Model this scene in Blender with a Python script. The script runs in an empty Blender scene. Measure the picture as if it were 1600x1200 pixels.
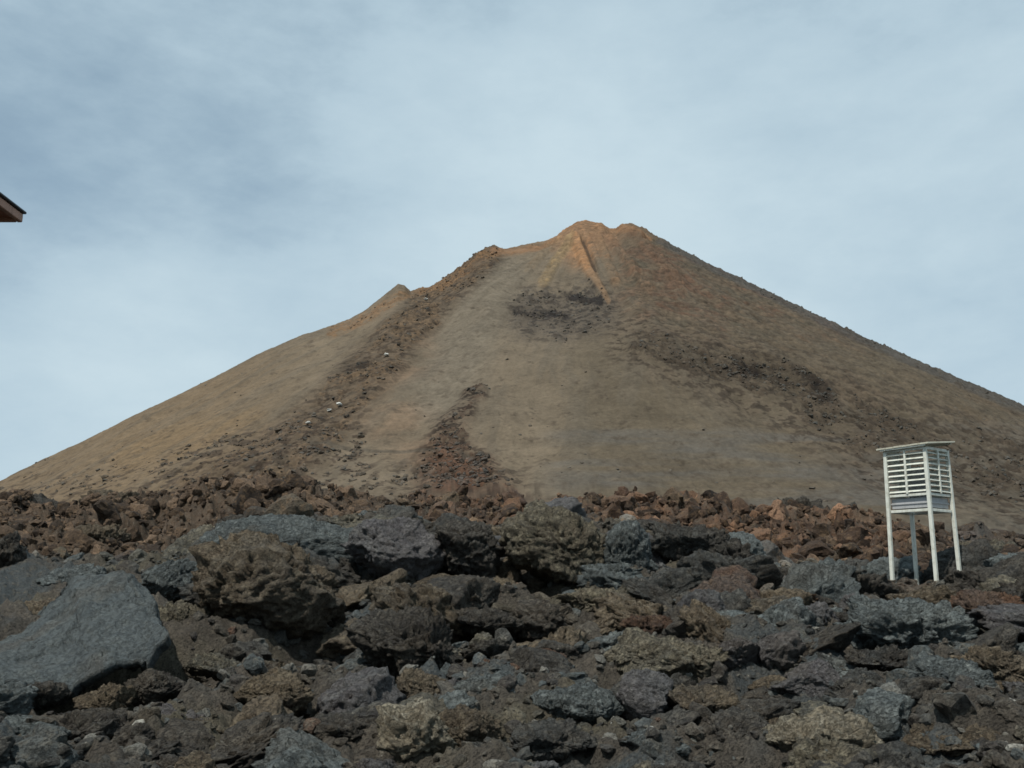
import bpy, math, random
import numpy as np
from mathutils import Vector, Matrix
random.seed(7); RS = np.random.RandomState(7)
S = bpy.context.scene; COL = S.collection
R = math.radians
# ------------------------------------------------------------------ camera
PITCH = 11.5; LENS = 35.0; F = 1600*LENS/36.0
CAM = np.array([0.0, 0.0, 1.6])
cam = bpy.data.cameras.new('camera'); co = bpy.data.objects.new('camera', cam); COL.objects.link(co)
cam.lens = LENS; cam.sensor_width = 36; cam.clip_start = .05; cam.clip_end = 20000
co.location = CAM; co.rotation_euler = (R(90+PITCH), 0, 0); S.camera = co
# ------------------------------------------------------------------ light
SUN_EL, SUN_AZ = 58.0, 30.0           # elevation; degrees to the left of straight behind the camera
S.render.engine = 'CYCLES'
S.view_settings.view_transform = 'Standard'; S.view_settings.look = 'None'
S.view_settings.exposure = 0.0; S.view_settings.gamma = 1
S.cycles.pixel_filter_type = 'BLACKMAN_HARRIS'; S.cycles.filter_width = 1.6
sun = bpy.data.lights.new('sun', 'SUN'); sun.energy = 4.3; sun.angle = R(1.0); sun.color = (1, .94, .85)
so = bpy.data.objects.new('sun', sun); COL.objects.link(so)
sd = Vector((-math.sin(R(SUN_AZ))*math.cos(R(SUN_EL)), -math.cos(R(SUN_AZ))*math.cos(R(SUN_EL)), math.sin(R(SUN_EL))))
so.rotation_euler = sd.to_track_quat('Z', 'Y').to_euler(); so.location = (-20, -30, 60)

def NT(tree):
    nodes, links = tree.nodes, tree.links
    def n(t, **kw):
        nd = nodes.new(t); ins = kw.pop('ins', {})
        for k, v in kw.items(): setattr(nd, k, v)
        for k, v in ins.items():
            if isinstance(v, bpy.types.NodeSocket): links.new(v, nd.inputs[k])
            else: nd.inputs[k].default_value = v
        return nd
    return n
def ramp(n, fac, stops):
    r = n('ShaderNodeValToRGB', ins={0: fac}); e = r.color_ramp.elements
    while len(e) < len(stops): e.new(.5)
    for el, (p, c) in zip(e, stops):
        el.position = p; el.color = (c, c, c, 1) if isinstance(c, (int, float)) else (*c, 1)
    return r.outputs[0]
def mix(n, fac, a, b, mode='MIX'):
    m = n('ShaderNodeMix', data_type='RGBA', blend_type=mode)
    for i, v in ((0, fac), (6, a), (7, b)):
        if isinstance(v, bpy.types.NodeSocket): m.id_data.links.new(v, m.inputs[i])
        else: m.inputs[i].default_value = v if i == 0 else (*v, 1)
    return m.outputs[2]
def mth(n, op, a, b=0.0, clamp=False):
    return n('ShaderNodeMath', operation=op, use_clamp=clamp, ins={0: a, 1: b}).outputs[0]

def pdir(px, py):
    """world direction through a point of the photograph (1600x1200)"""
    x = (px-800)/F; v = (600-py)/F; p = R(PITCH)
    return np.array([x, math.cos(p)-v*math.sin(p), math.sin(p)+v*math.cos(p)])
def proj(P):
    p = R(PITCH); q = P-CAM
    y = q[:, 1]*math.cos(p)+q[:, 2]*math.sin(p); v = -q[:, 1]*math.sin(p)+q[:, 2]*math.cos(p)
    y = np.maximum(y, .01)
    return 800+F*q[:, 0]/y, 600-F*v/y

W = bpy.data.worlds.new('World'); S.world = W; W.use_nodes = True
for nd in list(W.node_tree.nodes): W.node_tree.nodes.remove(nd)
n = NT(W.node_tree)
sky = n('ShaderNodeTexSky', sky_type='NISHITA', sun_disc=False, sun_elevation=R(SUN_EL), sun_rotation=R(180+SUN_AZ), altitude=3500)
tc = n('ShaderNodeTexCoord').outputs['Generated']
mp = n('ShaderNodeMapping', ins={0: tc, 'Scale': (1, 1, 2.1), 'Rotation': (0, R(-14), 0)}).outputs[0]
nz = n('ShaderNodeTexNoise', ins={'Vector': mp, 'Scale': 3.0, 'Detail': 6.0, 'Roughness': .5, 'Distortion': .35}).outputs[0]
nz2 = n('ShaderNodeTexNoise', ins={'Vector': mp, 'Scale': 9.0, 'Detail': 7.0, 'Roughness': .6}).outputs[0]
def lobe(px, py, k):
    d = pdir(px, py); d = d/np.linalg.norm(d)
    dt = n('ShaderNodeVectorMath', operation='DOT_PRODUCT', ins={0: tc, 1: tuple(d)}).outputs['Value']
    return mth(n, 'POWER', mth(n, 'MAXIMUM', dt, 0.0), k)
gap = mth(n, 'ADD', mth(n, 'MULTIPLY', lobe(90, 290, 60), .26), mth(n, 'MULTIPLY', lobe(400, 335, 150), .13))
gap = mth(n, 'ADD', gap, mth(n, 'MULTIPLY', lobe(1100, -500, 10), .16))
gap = mth(n, 'SUBTRACT', gap, mth(n, 'MULTIPLY', lobe(250, 480, 110), .26))
gap = mth(n, 'SUBTRACT', gap, mth(n, 'MULTIPLY', lobe(1000, 330, 26), .20))
cl = mth(n, 'ADD', mth(n, 'ADD', mth(n, 'MULTIPLY', nz, .36), mth(n, 'MULTIPLY', nz2, .27)), .185)
cl = mth(n, 'SUBTRACT', cl, gap)
cm = ramp(n, cl, [(.05, .5), (.3, .75), (.45, .95), (.6, 1.0)])
cc = ramp(n, cl, [(.10, (2.7, 3.9, 4.9)), (.30, (3.6, 5.0, 6.0)), (.46, (4.8, 6.2, 7.1)), (.64, (5.7, 7.05, 7.8))])
skyc = mix(n, cm, sky.outputs[0], cc)
bg = n('ShaderNodeBackground', ins={'Color': skyc, 'Strength': .1})
n('ShaderNodeOutputWorld', ins={0: bg.outputs[0]})

# ------------------------------------------------------------------ numpy noise
def _h(ix, iy, iz, seed):
    h = (ix*374761393 + iy*668265263 + iz*2147483647//7 + seed*1274126177) & 0xffffffff
    h = ((h ^ (h >> 13))*1274126177) & 0xffffffff
    return h ^ (h >> 16)
G = RS.normal(size=(256, 3)); G /= np.linalg.norm(G, axis=1)[:, None]
def perlin(P, seed=0):
    i = np.floor(P).astype(np.int64); f = P-i; u = f*f*f*(f*(f*6-15)+10); o = np.zeros(len(P))
    for cx in (0, 1):
        wx = u[:, 0] if cx else 1-u[:, 0]
        for cy in (0, 1):
            wy = u[:, 1] if cy else 1-u[:, 1]
            for cz in (0, 1):
                g = G[_h(i[:, 0]+cx, i[:, 1]+cy, i[:, 2]+cz, seed) & 255]
                d = g[:, 0]*(f[:, 0]-cx)+g[:, 1]*(f[:, 1]-cy)+g[:, 2]*(f[:, 2]-cz)
                o += wx*wy*(u[:, 2] if cz else 1-u[:, 2])*d
    return o*1.6
def fbm(P, oct=5, seed=0, gain=.5, ridged=False):
    o = np.zeros(len(P)); a = 1.0; t = 0
    for k in range(oct):
        v = perlin(P*(2.03**k)+k*17.3, seed+k)
        o += a*((1-np.abs(v)*2) if ridged else v); t += a; a *= gain
    return o/t
def worley(P, seed=0, dim=3):
    i = np.floor(P).astype(np.int64); f = P-i
    f1 = np.full(len(P), 9.0); f2 = f1.copy(); idc = np.zeros(len(P))
    for cx in (-1, 0, 1):
        for cy in (-1, 0, 1):
            for cz in ((-1, 0, 1) if dim == 3 else (0,)):
                h = _h(i[:, 0]+cx, i[:, 1]+cy, i[:, 2]+cz, seed)
                dx = cx+(h & 255)/255.-f[:, 0]; dy = cy+((h >> 8) & 255)/255.-f[:, 1]
                dz = cz+((h >> 16) & 255)/255.-f[:, 2] if dim == 3 else 0
                d = np.sqrt(dx*dx+dy*dy+dz*dz); nw = d < f1
                f2 = np.where(nw, f1, np.minimum(f2, d)); idc = np.where(nw, ((h >> 20) & 1023)/1023., idc); f1 = np.where(nw, d, f1)
    return f1, f2, idc
def chips(P, seed=0, dim=3, tilt=1.0):
    """broken, differently tilted flat faces meeting in sharp ledges"""
    i = np.floor(P).astype(np.int64); f = P-i
    f1 = np.full(len(P), 9.0); f2 = f1.copy(); o = np.zeros(len(P))
    for cx in (-1, 0, 1):
        for cy in (-1, 0, 1):
            for cz in ((-1, 0, 1) if dim == 3 else (0,)):
                h = _h(i[:, 0]+cx, i[:, 1]+cy, i[:, 2]+cz, seed)
                dx = f[:, 0]-cx-(h & 255)/255.; dy = f[:, 1]-cy-((h >> 8) & 255)/255.
                dz = f[:, 2]-cz-((h >> 16) & 255)/255. if dim == 3 else 0*dx
                d = dx*dx+dy*dy+dz*dz; nw = d < f1; g = G[(h >> 5) & 255]
                f2 = np.where(nw, f1, np.minimum(f2, d)); f1 = np.where(nw, d, f1)
                o = np.where(nw, tilt*(g[:, 0]*dx+g[:, 1]*dy+g[:, 2]*dz)+((h >> 20) & 1023)/1023.-.5, o)
    e = np.sqrt(f2)-np.sqrt(f1)
    return o, e
def sst(a, b, x):
    t = np.clip((x-a)/(b-a), 0, 1); return t*t*(3-2*t)

# ------------------------------------------------------------------ mesh helpers
def np_mesh(name, V, T, mat, smooth=True, tint=None):
    me = bpy.data.meshes.new(name); V = np.asarray(V, np.float32); T = np.asarray(T, np.int32); k = T.shape[1]
    me.vertices.add(len(V)); me.vertices.foreach_set('co', V.ravel())
    me.loops.add(T.size); me.loops.foreach_set('vertex_index', T.ravel())
    me.polygons.add(len(T)); me.polygons.foreach_set('loop_start', np.arange(0, T.size, k, dtype=np.int32))
    me.polygons.foreach_set('loop_total', np.full(len(T), k, np.int32))
    me.polygons.foreach_set('use_smooth', np.full(len(T), smooth, bool))
    me.update(calc_edges=True)
    if tint is not None:
        a = me.color_attributes.new('tint', 'FLOAT_COLOR', 'POINT')
        c = np.ones((len(V), 4), np.float32); c[:, :3] = tint; a.data.foreach_set('color', c.ravel())
    if mat: me.materials.append(mat)
    return me
def link(name, me, parent=None, loc=None):
    o = bpy.data.objects.new(name, me); COL.objects.link(o)
    if parent: o.parent = parent
    if loc is not None: o.location = loc
    return o
def tag(o, label=None, cat=None, group=None, kind=None):
    if label: o['label'] = label
    if cat: o['category'] = cat
    if group: o['group'] = group
    if kind: o['kind'] = kind
    return o
def grid_faces(r, c):
    a = (np.arange(r-1)[:, None]*c+np.arange(c-1)[None, :]).ravel()
    return np.stack([a, a+1, a+c+1, a+c], 1)
def ico(sub):
    import bmesh
    bm = bmesh.new(); bmesh.ops.create_icosphere(bm, subdivisions=sub, radius=1)
    V = np.array([v.co[:] for v in bm.verts]); T = np.array([[v.index for v in f.verts] for f in bm.faces]); bm.free()
    return V, T
ICO = {s: ico(s) for s in (1, 2, 3, 4, 5, 6)}

# ------------------------------------------------------------------ materials
def rock_mat(name, A, B, C, D, scale=2.2, bump=.6, rough=.9, attr=False, bd=.045, fleck=.5, patch=.55):
    """A/B large patches, C worn or dusty light mottling, D dark vesicular specks; attr: base colour from the tint attribute"""
    A, B = [tuple(q*1.02 for q in w_) for w_ in (A, B)]
    m = bpy.data.materials.new(name); m.use_nodes = True; t = m.node_tree
    for nd in list(t.nodes): t.nodes.remove(nd)
    n = NT(t); pos = n('ShaderNodeNewGeometry').outputs['Position']; rnd = n('ShaderNodeObjectInfo').outputs['Random']
    n1 = n('ShaderNodeTexNoise', ins={'Vector': pos, 'Scale': scale, 'Detail': 5.0, 'Roughness': .6, 'Distortion': .6}).outputs[0]
    n2 = n('ShaderNodeTexNoise', ins={'Vector': pos, 'Scale': scale*5, 'Detail': 8.0, 'Roughness': .7}).outputs[0]
    n3 = n('ShaderNodeTexNoise', ins={'Vector': pos, 'Scale': scale*16, 'Detail': 6.0, 'Roughness': .75}).outputs[0]
    if attr:
        at = n('ShaderNodeAttribute', attribute_name='tint').outputs['Color']
        base = mix(n, ramp(n, n1, [(.42, 0), (.6, .3)]), at, B)
    else:
        base = mix(n, ramp(n, n1, [(.38, 0), (.6, 1)]), A, B)
        br = mth(n, 'ADD', mth(n, 'MULTIPLY', rnd, .5), .75)
        cx = n('ShaderNodeCombineXYZ', ins={0: br, 1: br, 2: br}).outputs[0]
        base = mix(n, 1.0, base, cx, 'MULTIPLY')
    n0 = n('ShaderNodeTexNoise', ins={'Vector': pos, 'Scale': .55, 'Detail': 4.0, 'Roughness': .6, 'Distortion': .8}).outputs[0]
    if patch:
        base = mix(n, ramp(n, n0, [(.50, 0), (.60, patch)]), base, (.075, .087, .088))
        base = mix(n, ramp(n, n0, [(.38, patch), (.46, 0)]), base, (.080, .064, .045))
    base = mix(n, ramp(n, n2, [(.50, 0), (.68, .7)]), base, C)
    base = mix(n, ramp(n, n3, [(.34, .85), (.5, 0)]), base, D)
    if fleck:
        vo = n('ShaderNodeTexVoronoi', ins={'Vector': pos, 'Scale': scale*7}).outputs['Distance']
        fl = mth(n, 'MULTIPLY', ramp(n, vo, [(.05, 1), (.12, 0)]), ramp(n, n2, [(.55, 0), (.6, fleck)]))
        base = mix(n, fl, base, (.45, .43, .38))
    bs = n('ShaderNodeBsdfPrincipled', ins={'Base Color': base, 'Roughness': rough, 'Specular IOR Level': .25})
    wp = n('ShaderNodeVectorMath', operation='ADD', ins={0: pos, 1: n('ShaderNodeCombineXYZ', ins={0: mth(n, 'MULTIPLY', n2, .3), 1: mth(n, 'MULTIPLY', n1, .3), 2: mth(n, 'MULTIPLY', n2, .2)}).outputs[0]}).outputs[0]
    ve = n('ShaderNodeTexVoronoi', feature='DISTANCE_TO_EDGE', ins={'Vector': wp, 'Scale': scale*3.6}).outputs['Distance']
    vp = n('ShaderNodeTexVoronoi', ins={'Vector': wp, 'Scale': scale*22}).outputs['Distance']
    crack = mth(n, 'MULTIPLY', ramp(n, ve, [(.0, 0), (.05, 1)]), .45); pit = mth(n, 'MULTIPLY', ramp(n, vp, [(.1, 0), (.42, 1)]), .35)
    hh = mth(n, 'ADD', mth(n, 'ADD', mth(n, 'MULTIPLY', n2, .8), mth(n, 'MULTIPLY', n3, .45)), mth(n, 'ADD', crack if not attr else 0.0, pit))
    bp = n('ShaderNodeBump', ins={'Height': hh, 'Strength': bump, 'Distance': bd}).outputs[0]
    t.links.new(bp, bs.inputs['Normal'])
    n('ShaderNodeOutputMaterial', ins={0: bs.outputs[0]})
    return m
M = {
 'brown': rock_mat('brown_lava', (.082, .065, .046), (.110, .088, .060), (.20, .17, .12), (.010, .009, .008), bump=1., patch=.2),
 'blue': rock_mat('blue_grey_lava', (.075, .088, .090), (.108, .124, .122), (.20, .22, .21), (.016, .017, .017), bump=1., patch=.35),
 'slab': rock_mat('smooth_grey_lava', (.046, .056, .060), (.062, .073, .075), (.10, .112, .106), (.024, .026, .027), bump=.8, fleck=.2, patch=.35),
 'dark': rock_mat('dark_lava', (.038, .035, .031), (.056, .051, .043), (.12, .11, .09), (.007, .007, .007), bump=1., patch=.35),
 'rust': rock_mat('rust_red_lava', (.095, .052, .031), (.078, .045, .030), (.15, .105, .07), (.012, .010, .008), bump=1., patch=.35),
 'pale': rock_mat('pale_stone', (.16, .145, .11), (.21, .185, .135), (.32, .30, .24), (.05, .045, .035), fleck=.2, bump=1., patch=.35),
 'olive': rock_mat('olive_lava', (.082, .074, .056), (.115, .101, .073), (.26, .235, .165), (.010, .009, .008), bump=1., patch=.35),
 'purple': rock_mat('purple_grey_lava', (.066, .063, .066), (.082, .078, .078), (.15, .145, .135), (.016, .016, .016), bump=.9, patch=.35),
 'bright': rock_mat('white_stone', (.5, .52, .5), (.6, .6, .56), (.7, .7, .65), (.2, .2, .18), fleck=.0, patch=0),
 'rubble': rock_mat('rubble_lava', (0, 0, 0), (.075, .068, .056), (.16, .148, .12), (.008, .008, .008), attr=True, patch=.4, bump=1.),
 'ridge': rock_mat('ridge_lava', (0, 0, 0), (.075, .05, .034), (.16, .105, .06), (.008, .007, .006), scale=1.2, attr=True, patch=0, bump=1., fleck=0),
 'ground': rock_mat('lava_ground', (0, 0, 0), (.055, .049, .040), (.12, .105, .082), (.007, .007, .006), attr=True, patch=0, bump=1.),
}
def cone_mat():
    m = bpy.data.materials.new('volcanic_scree'); m.use_nodes = True; t = m.node_tree
    for nd in list(t.nodes): t.nodes.remove(nd)
    n = NT(t); pos = n('ShaderNodeNewGeometry').outputs['Position']
    at = n('ShaderNodeAttribute', attribute_name='tint').outputs['Color']
    a = n('ShaderNodeTexNoise', ins={'Vector': pos, 'Scale': .9, 'Detail': 8.0, 'Roughness': .75}).outputs[0]
    b = n('ShaderNodeTexNoise', ins={'Vector': pos, 'Scale': .12, 'Detail': 6.0, 'Roughness': .65}).outputs[0]
    f = mth(n, 'ADD', mth(n, 'MULTIPLY', a, .75), mth(n, 'MULTIPLY', b, .6))
    v = ramp(n, f, [(.4, .62), (.66, 1.0), (.9, 1.35)])
    c = mix(n, 1.0, at, v, 'MULTIPLY')
    bs = n('ShaderNodeBsdfPrincipled', ins={'Base Color': c, 'Roughness': .95, 'Specular IOR Level': .1})
    bp = n('ShaderNodeBump', ins={'Height': a, 'Strength': .5, 'Distance': .6}).outputs[0]
    t.links.new(bp, bs.inputs['Normal']); n('ShaderNodeOutputMaterial', ins={0: bs.outputs[0]})
    return m

# ------------------------------------------------------------------ near lava field (heights by distance and bearing)
def elev_of(px, py):
    d = pdir(px, py); return math.atan2(d[0], d[1]), d[2]/math.hypot(d[0], d[1])
def curve(pts):
    q = np.array([elev_of(*p) for p in pts]); return q[:, 0], q[:, 1]
C1 = curve([(-300, 905), (0, 900), (180, 890), (300, 875), (350, 848), (430, 826), (640, 830), (760, 845), (870, 835), (1000, 840), (1120, 862), (1200, 900), (1300, 915), (1420, 918), (1600, 905), (1900, 900)])
C2 = curve([(-300, 812), (0, 810), (120, 812), (250, 800), (330, 778), (400, 766), (480, 790), (600, 812), (700, 808), (820, 808), (940, 800), (1060, 800), (1160, 815), (1260, 815), (1380, 830), (1480, 860), (1600, 872), (1900, 890)])
KD = np.array([0, 5, 7.5, 9, 11, 13, 16, 19, 22, 25, 31, 38, 46, 60, 100, 150, 400])
def ground_z(x, y):
    d = np.hypot(x, y); az = np.arctan2(x, y)
    e1 = np.interp(az, *C1); e2 = np.interp(az, *C2)
    # heights at the knots
    zc1 = 1.6+19*e1; zc2 = 1.6+38*e2
    side = sst(R(12), R(18), az)
    K = [np.full_like(d, -.25), np.full_like(d, -.05), np.full_like(d, .08), .32+0*d, .70+0*d, 1.05+.1*(zc1-2), None, zc1, zc1-.02-.15, None, None, zc2, zc2-.4, zc2-1.2, zc2-1.0, 5.5+0*d, 5.5+0*d]
    K[6] = 1.5+(zc1-1.9)*.55
    K[8] = K[7]-.1; v = 1.6+25*np.minimum(e1-.012, e2-.03); K[9] = np.where(side > .5, 1.6+25*.012, v); K[10] = .45*K[9]+.55*(zc2-.25)
    K = np.stack(K, 0); i = np.clip(np.searchsorted(KD, d)-1, 0, len(KD)-2)
    t = np.clip((d-KD[i])/(KD[i+1]-KD[i]), 0, 1); j = np.arange(len(d))
    m0 = np.zeros_like(d); # smooth (catmull-rom) interpolation
    im = np.maximum(i-1, 0); ip = np.minimum(i+2, len(KD)-1)
    p1, p2 = K[i, j], K[i+1, j]; h = KD[i+1]-KD[i]
    s1 = (K[i+1, j]-K[im, j])/(KD[i+1]-KD[im]); s2 = (K[ip, j]-K[i, j])/(KD[ip]-KD[i])
    t2 = t*t; t3 = t2*t
    return (2*t3-3*t2+1)*p1+(t3-2*t2+t)*h*s1+(-2*t3+3*t2)*p2+(t3-t2)*h*s2
_g0 = ground_z
BX = (6.95, 16.45, 16*0+1.6+.02)
def ground_z(x, y):
    w = np.exp(-(np.hypot(x-BX[0], y-BX[1])/1.25)**4); return _g0(x, y)*(1-w)+BX[2]*w
def gz(x, y): return float(ground_z(np.array([float(x)]), np.array([float(y)]))[0])
def hit(px, py):
    """first point of the lava field behind a point of the photograph"""
    d = pdir(px, py); d = d/d[1]; ys = np.arange(4, 60, .05)
    P = CAM[None]+d[None]*ys[:, None]; g = ground_z(P[:, 0], P[:, 1]); k = np.where(P[:, 2] < g)[0]
    if len(k) == 0: k = [np.argmin((P[:, 2]-g)/ys)]
    return P[k[0]]
PITS = []
for (px, py, w, dep) in [(40, 1088, 80, .5), (150, 1084, 90, .6), (260, 1074, 70, .55), (90, 1060, 90, .45), (190, 1048, 90, .55), (280, 1035, 60, .5), (345, 975, 45, .4), (480, 1030, 85, .5), (560, 1010, 60, .4), (700, 985, 60, .5), (800, 985, 50, .5), (960, 1085, 30, .3), (1165, 915, 40, .4), (1390, 1050, 60, .45), (1560, 1015, 80, .6), (700, 930, 45, .4), (845, 925, 40, .4), (620, 1110, 45, .3), (1000, 1120, 60, .3), (820, 1180, 60, .3), (455, 1118, 50, .35), (1190, 1075, 50, .35)]:
    q = hit(px, py); PITS.append((q[0], q[1], w*q[1]/F, dep))
def rough_h(x, y):
    P = np.stack([x, y, x*0], 1); d = np.hypot(x, y); far = sst(20, 34, d)
    Pw = P+np.stack([perlin(P*.9, 5), perlin(P*.9, 6), x*0], 1)*.45
    o = .26*fbm(P*.45, 3, 11)+.30*(fbm(P*.8, 4, 13, .55, True)-.5)
    o += far*(.35*fbm(P*.28, 3, 12)+1.15*(fbm(P*.42, 4, 14, .6, True)-.5))
    for sc, am, sd_ in ((1.6, .36, 3), (.7, .17, 4), (.32, .07, 9), (.15, .03, 10)):
        a_, e_ = chips(Pw/sc, sd_, 2, 1.0); o += am*a_*sst(0, .5, e_)*(1+.5*far*(sc > .3))
    o += .13*fbm(P*2.3, 4, 21, .6, True)*(1+far*1.2)
    o *= 1-.75*np.exp(-(np.hypot(x-BX[0], y-BX[1])/1.1)**4)
    for (u, v, r, dep) in PITS: o -= dep*np.exp(-(((x-u)/r)**2+((y-v)/(r*.9+.15))**2))
    return o
def near_tint(x, y, z):
    P = np.stack([x, y, x*0], 1); U, V = proj(np.stack([x, y, z], 1)); d = np.hypot(x, y)
    a = fbm(P*.5, 4, 31)[:, None]; b = fbm(P*1.7, 3, 37)[:, None]
    c = np.array([.062, .054, .044])*(1+b*.7)
    c = c+(np.array([.055, .065, .068])-c)*sst(.05, .25, a)
    c = c+(np.array([.085, .075, .052])-c)*sst(.05, .25, -a)
    rust = sst(21, 25, d)*sst(600, 680, U)*(1-.75*sst(1400, 1520, U))
    c = c+(np.array([.100, .056, .033])*(1+b*2.2)-c)*(rust[:, None]*(.55+.45*sst(-.2, .2, a)))
    lb = sst(21, 25, d)*(1-sst(560, 680, U)); c = c+(np.array([.085, .058, .038])*(1+b*.9)-c)*lb[:, None]
    rr = sst(14, 19, d)*(1-sst(22, 26, d))*(sst(1250, 1400, U)); c = c+(np.array([.09, .06, .04])-c)*rr[:, None]*.8
    return np.clip(c*.97, .006, 1)
na, nd_ = 1150, 620
az = np.concatenate([np.linspace(R(-80), R(-32), 75)[:-1], np.linspace(R(-32), R(32), na-150), np.linspace(R(32), R(80), 77)[1:]]); na = len(az)
dd = np.concatenate([np.geomspace(2.5, 46, nd_-90), np.geomspace(46, 260, 91)[1:]]); nd_ = len(dd)
AZ, DD = np.meshgrid(az, dd); X = (DD*np.sin(AZ)).ravel(); Y = (DD*np.cos(AZ)).ravel()
Z = ground_z(X, Y); fade = 1-.7*sst(50, 100, np.hypot(X, Y)); Zr = Z+rough_h(X, Y)*fade
link('lava_field', np_mesh('lava_field', np.stack([X, Y, Zr], 1), grid_faces(nd_, na)[:, ::-1], M['ground'], True, near_tint(X, Y, Zr)))['kind'] = 'structure'
# the ground at large, one sheet to the horizon, below the lava field and the cone
g = np.array([[-1, -1], [1, -1], [1, 1], [-1, 1]])*9000.
gr = np.linspace(-9000, 9000, 61); GX, GY = np.meshgrid(gr, gr); GX, GY = GX.ravel(), GY.ravel()
GZ = -1.2-np.hypot(GX, GY)*.002+0*GX
link('ground', np_mesh('ground', np.stack([GX, GY, GZ], 1), grid_faces(61, 61), M['ground'], True, np.tile([.12, .10, .08], (len(GX), 1))))['kind'] = 'structure'

# ------------------------------------------------------------------ the cone
SIL = [(-400, 935), (-100, 800), (0, 752), (100, 704), (200, 655), (300, 607), (400, 556), (480, 522), (545, 500), (575, 482), (605, 458), (622, 444), (632, 447), (642, 457), (655, 452), (668, 456), (700, 436), (722, 420), (740, 402), (770, 387), (785, 390), (800, 387), (830, 380), (850, 377), (870, 369), (890, 354), (902, 347), (914, 345), (930, 348), (940, 348), (952, 358), (962, 359), (972, 352), (985, 350), (1003, 357), (1030, 373), (1036, 374), (1050, 384), (1100, 410), (1200, 457), (1300, 506), (1400, 550), (1500, 594), (1600, 636), (2000, 815)]
APD, H, SL = 526.0, 202.0, .60; aaz = math.atan2((915-800)/F, math.cos(R(PITCH)))
ax, ay = APD*math.sin(aaz), APD*math.cos(aaz)
ca = np.concatenate([np.linspace(R(-60), R(-30), 40)[:-1], np.linspace(R(-30), R(30), 1250), np.linspace(R(30), R(60), 41)[1:]])
cd = np.concatenate([1/np.linspace(1/150., 1/215., 25)[:-1], 1/np.linspace(1/215., 1/560., 600), np.geomspace(560, 1600, 50)[1:]])
CA, CD = np.meshgrid(ca, cd); X = (CD*np.sin(CA)); Y = (CD*np.cos(CA)); rr = np.hypot(X-ax, Y-ay)
phi = np.arctan2(X-ax, Y-ay)
prof = H-SL*rr; prof = H-SL*(np.sqrt(rr**2+9**2)-9)
low = 6.0; k = 12.0; Zc = low+k*np.logaddexp(0, (prof-low)/k)          # soft toe into the plain
P3 = np.stack([X.ravel(), Y.ravel(), X.ravel()*0], 1)
Zc = Zc+(5.0*fbm(P3/95., 3, 71)*1.0).reshape(X.shape)*sst(10, 60, rr)*sst(5, 30, Zc)
E = (Zc-1.6)/CD; Em = E.max(0); tz, te = curve(SIL); T = np.interp(ca, tz, te)
s = T/Em; ker = np.hanning(121); ker /= ker.sum(); ss_ = np.convolve(np.pad(s, 60, mode='edge'), ker, 'valid')
wl = sst(.02, .10, E); E = E*(1+(ss_[None]-1)*wl); Em = E.max(0); im = E.argmax(0)
w = sst(.90, 1.0, E/Em[None]); w = np.where(np.arange(len(cd))[:, None] >= im[None], np.maximum(w, sst(.6, 1., E/Em[None])), w)
E = E*(1+(T/Em-1)[None]*w); Zc = 1.6+E*CD
P3 = np.stack([X.ravel(), Y.ravel(), Zc.ravel()], 1); U, V = proj(P3); EE = E.ravel(); front = (np.arange(len(cd))[:, None] <= im[None]+3).ravel()
def stroke(pts, w0, w1=None, soft=.5):
    """soft mask along a polyline given by its points in the photograph, on the mountain's surface"""
    pts = np.array(pts, float); w1 = w0 if w1 is None else w1; o = np.zeros(len(U)); L = len(pts)-1
    for i in range(L):
        a, b = pts[i], pts[i+1]; ab = b-a; t = np.clip(((U-a[0])*ab[0]+(V-a[1])*ab[1])/(ab@ab+1e-9), 0, 1)
        ds = np.hypot(U-a[0]-t*ab[0], V-a[1]-t*ab[1]); ww = w0+(w1-w0)*(i+t)/L
        o = np.maximum(o, 1-sst(soft, 1.5, ds/ww))
    return o*front
FR = None
nA = fbm(P3/6., 5, 81, .6); nB = fbm(P3/22., 4, 82); nC = fbm(P3/2.2, 3, 83, .7); nR = fbm(P3/5., 4, 84, .6, True)
nS = fbm(np.stack([P3[:, 0]/7., P3[:, 1]/14., P3[:, 2]/14.], 1), 5, 88, .65)
def thr(m, amt=1.): return np.maximum(sst(.36, .80, m*(.66+amt*(nS*1.5+nC*.9+nB*.8))), .30*m)
rib = stroke([(765, 402), (720, 436), (680, 470), (640, 515), (600, 555), (555, 605), (510, 660), (460, 705), (400, 745), (320, 795)], 20, 55)
ribtop = stroke([(520, 520), (575, 495), (625, 462), (690, 452), (760, 402), (860, 382)], 10, 7)
s2 = stroke([(750, 618), (733, 622)], 12); s2 = np.maximum(s2, stroke([(728, 640), (702, 680), (700, 720), (720, 760), (740, 800)], 16, 80))
band = stroke([(1000, 535), (1080, 560), (1160, 580), (1240, 602), (1300, 640), (1380, 690), (1500, 722), (1620, 760)], 20, 60)
bandd = stroke([(1150, 578), (1200, 586), (1260, 604), (1290, 625)], 15)
outc = stroke([(835, 492), (880, 492), (925, 478)], 42); outd = np.maximum(stroke([(808, 487), (828, 488), (848, 495), (868, 491), (892, 504)], 9), stroke([(882, 460), (905, 466), (918, 473), (936, 471)], 8))
redl = stroke([(770, 800), (740, 770), (690, 745)], 45)
lowsc = stroke([(450, 700), (520, 760), (640, 760)], 55); lowsc = lowsc*.6
ridR = stroke([(1030, 378), (1100, 414), (1200, 461), (1300, 510), (1400, 554), (1500, 598), (1620, 646)], 5, 9)
rocky = np.clip(thr(rib)+thr(s2)+thr(band*.9)+thr(outc)*.8+thr(outd)+thr(ribtop)*.6+thr(redl*.8)+thr(ridR)*.5+thr(bandd), 0, 1.3)
upR = sst(940, 1000, U)*(1-sst(90, 150, V-(380+(U-1000)*.46)))*front*1.0
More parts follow.
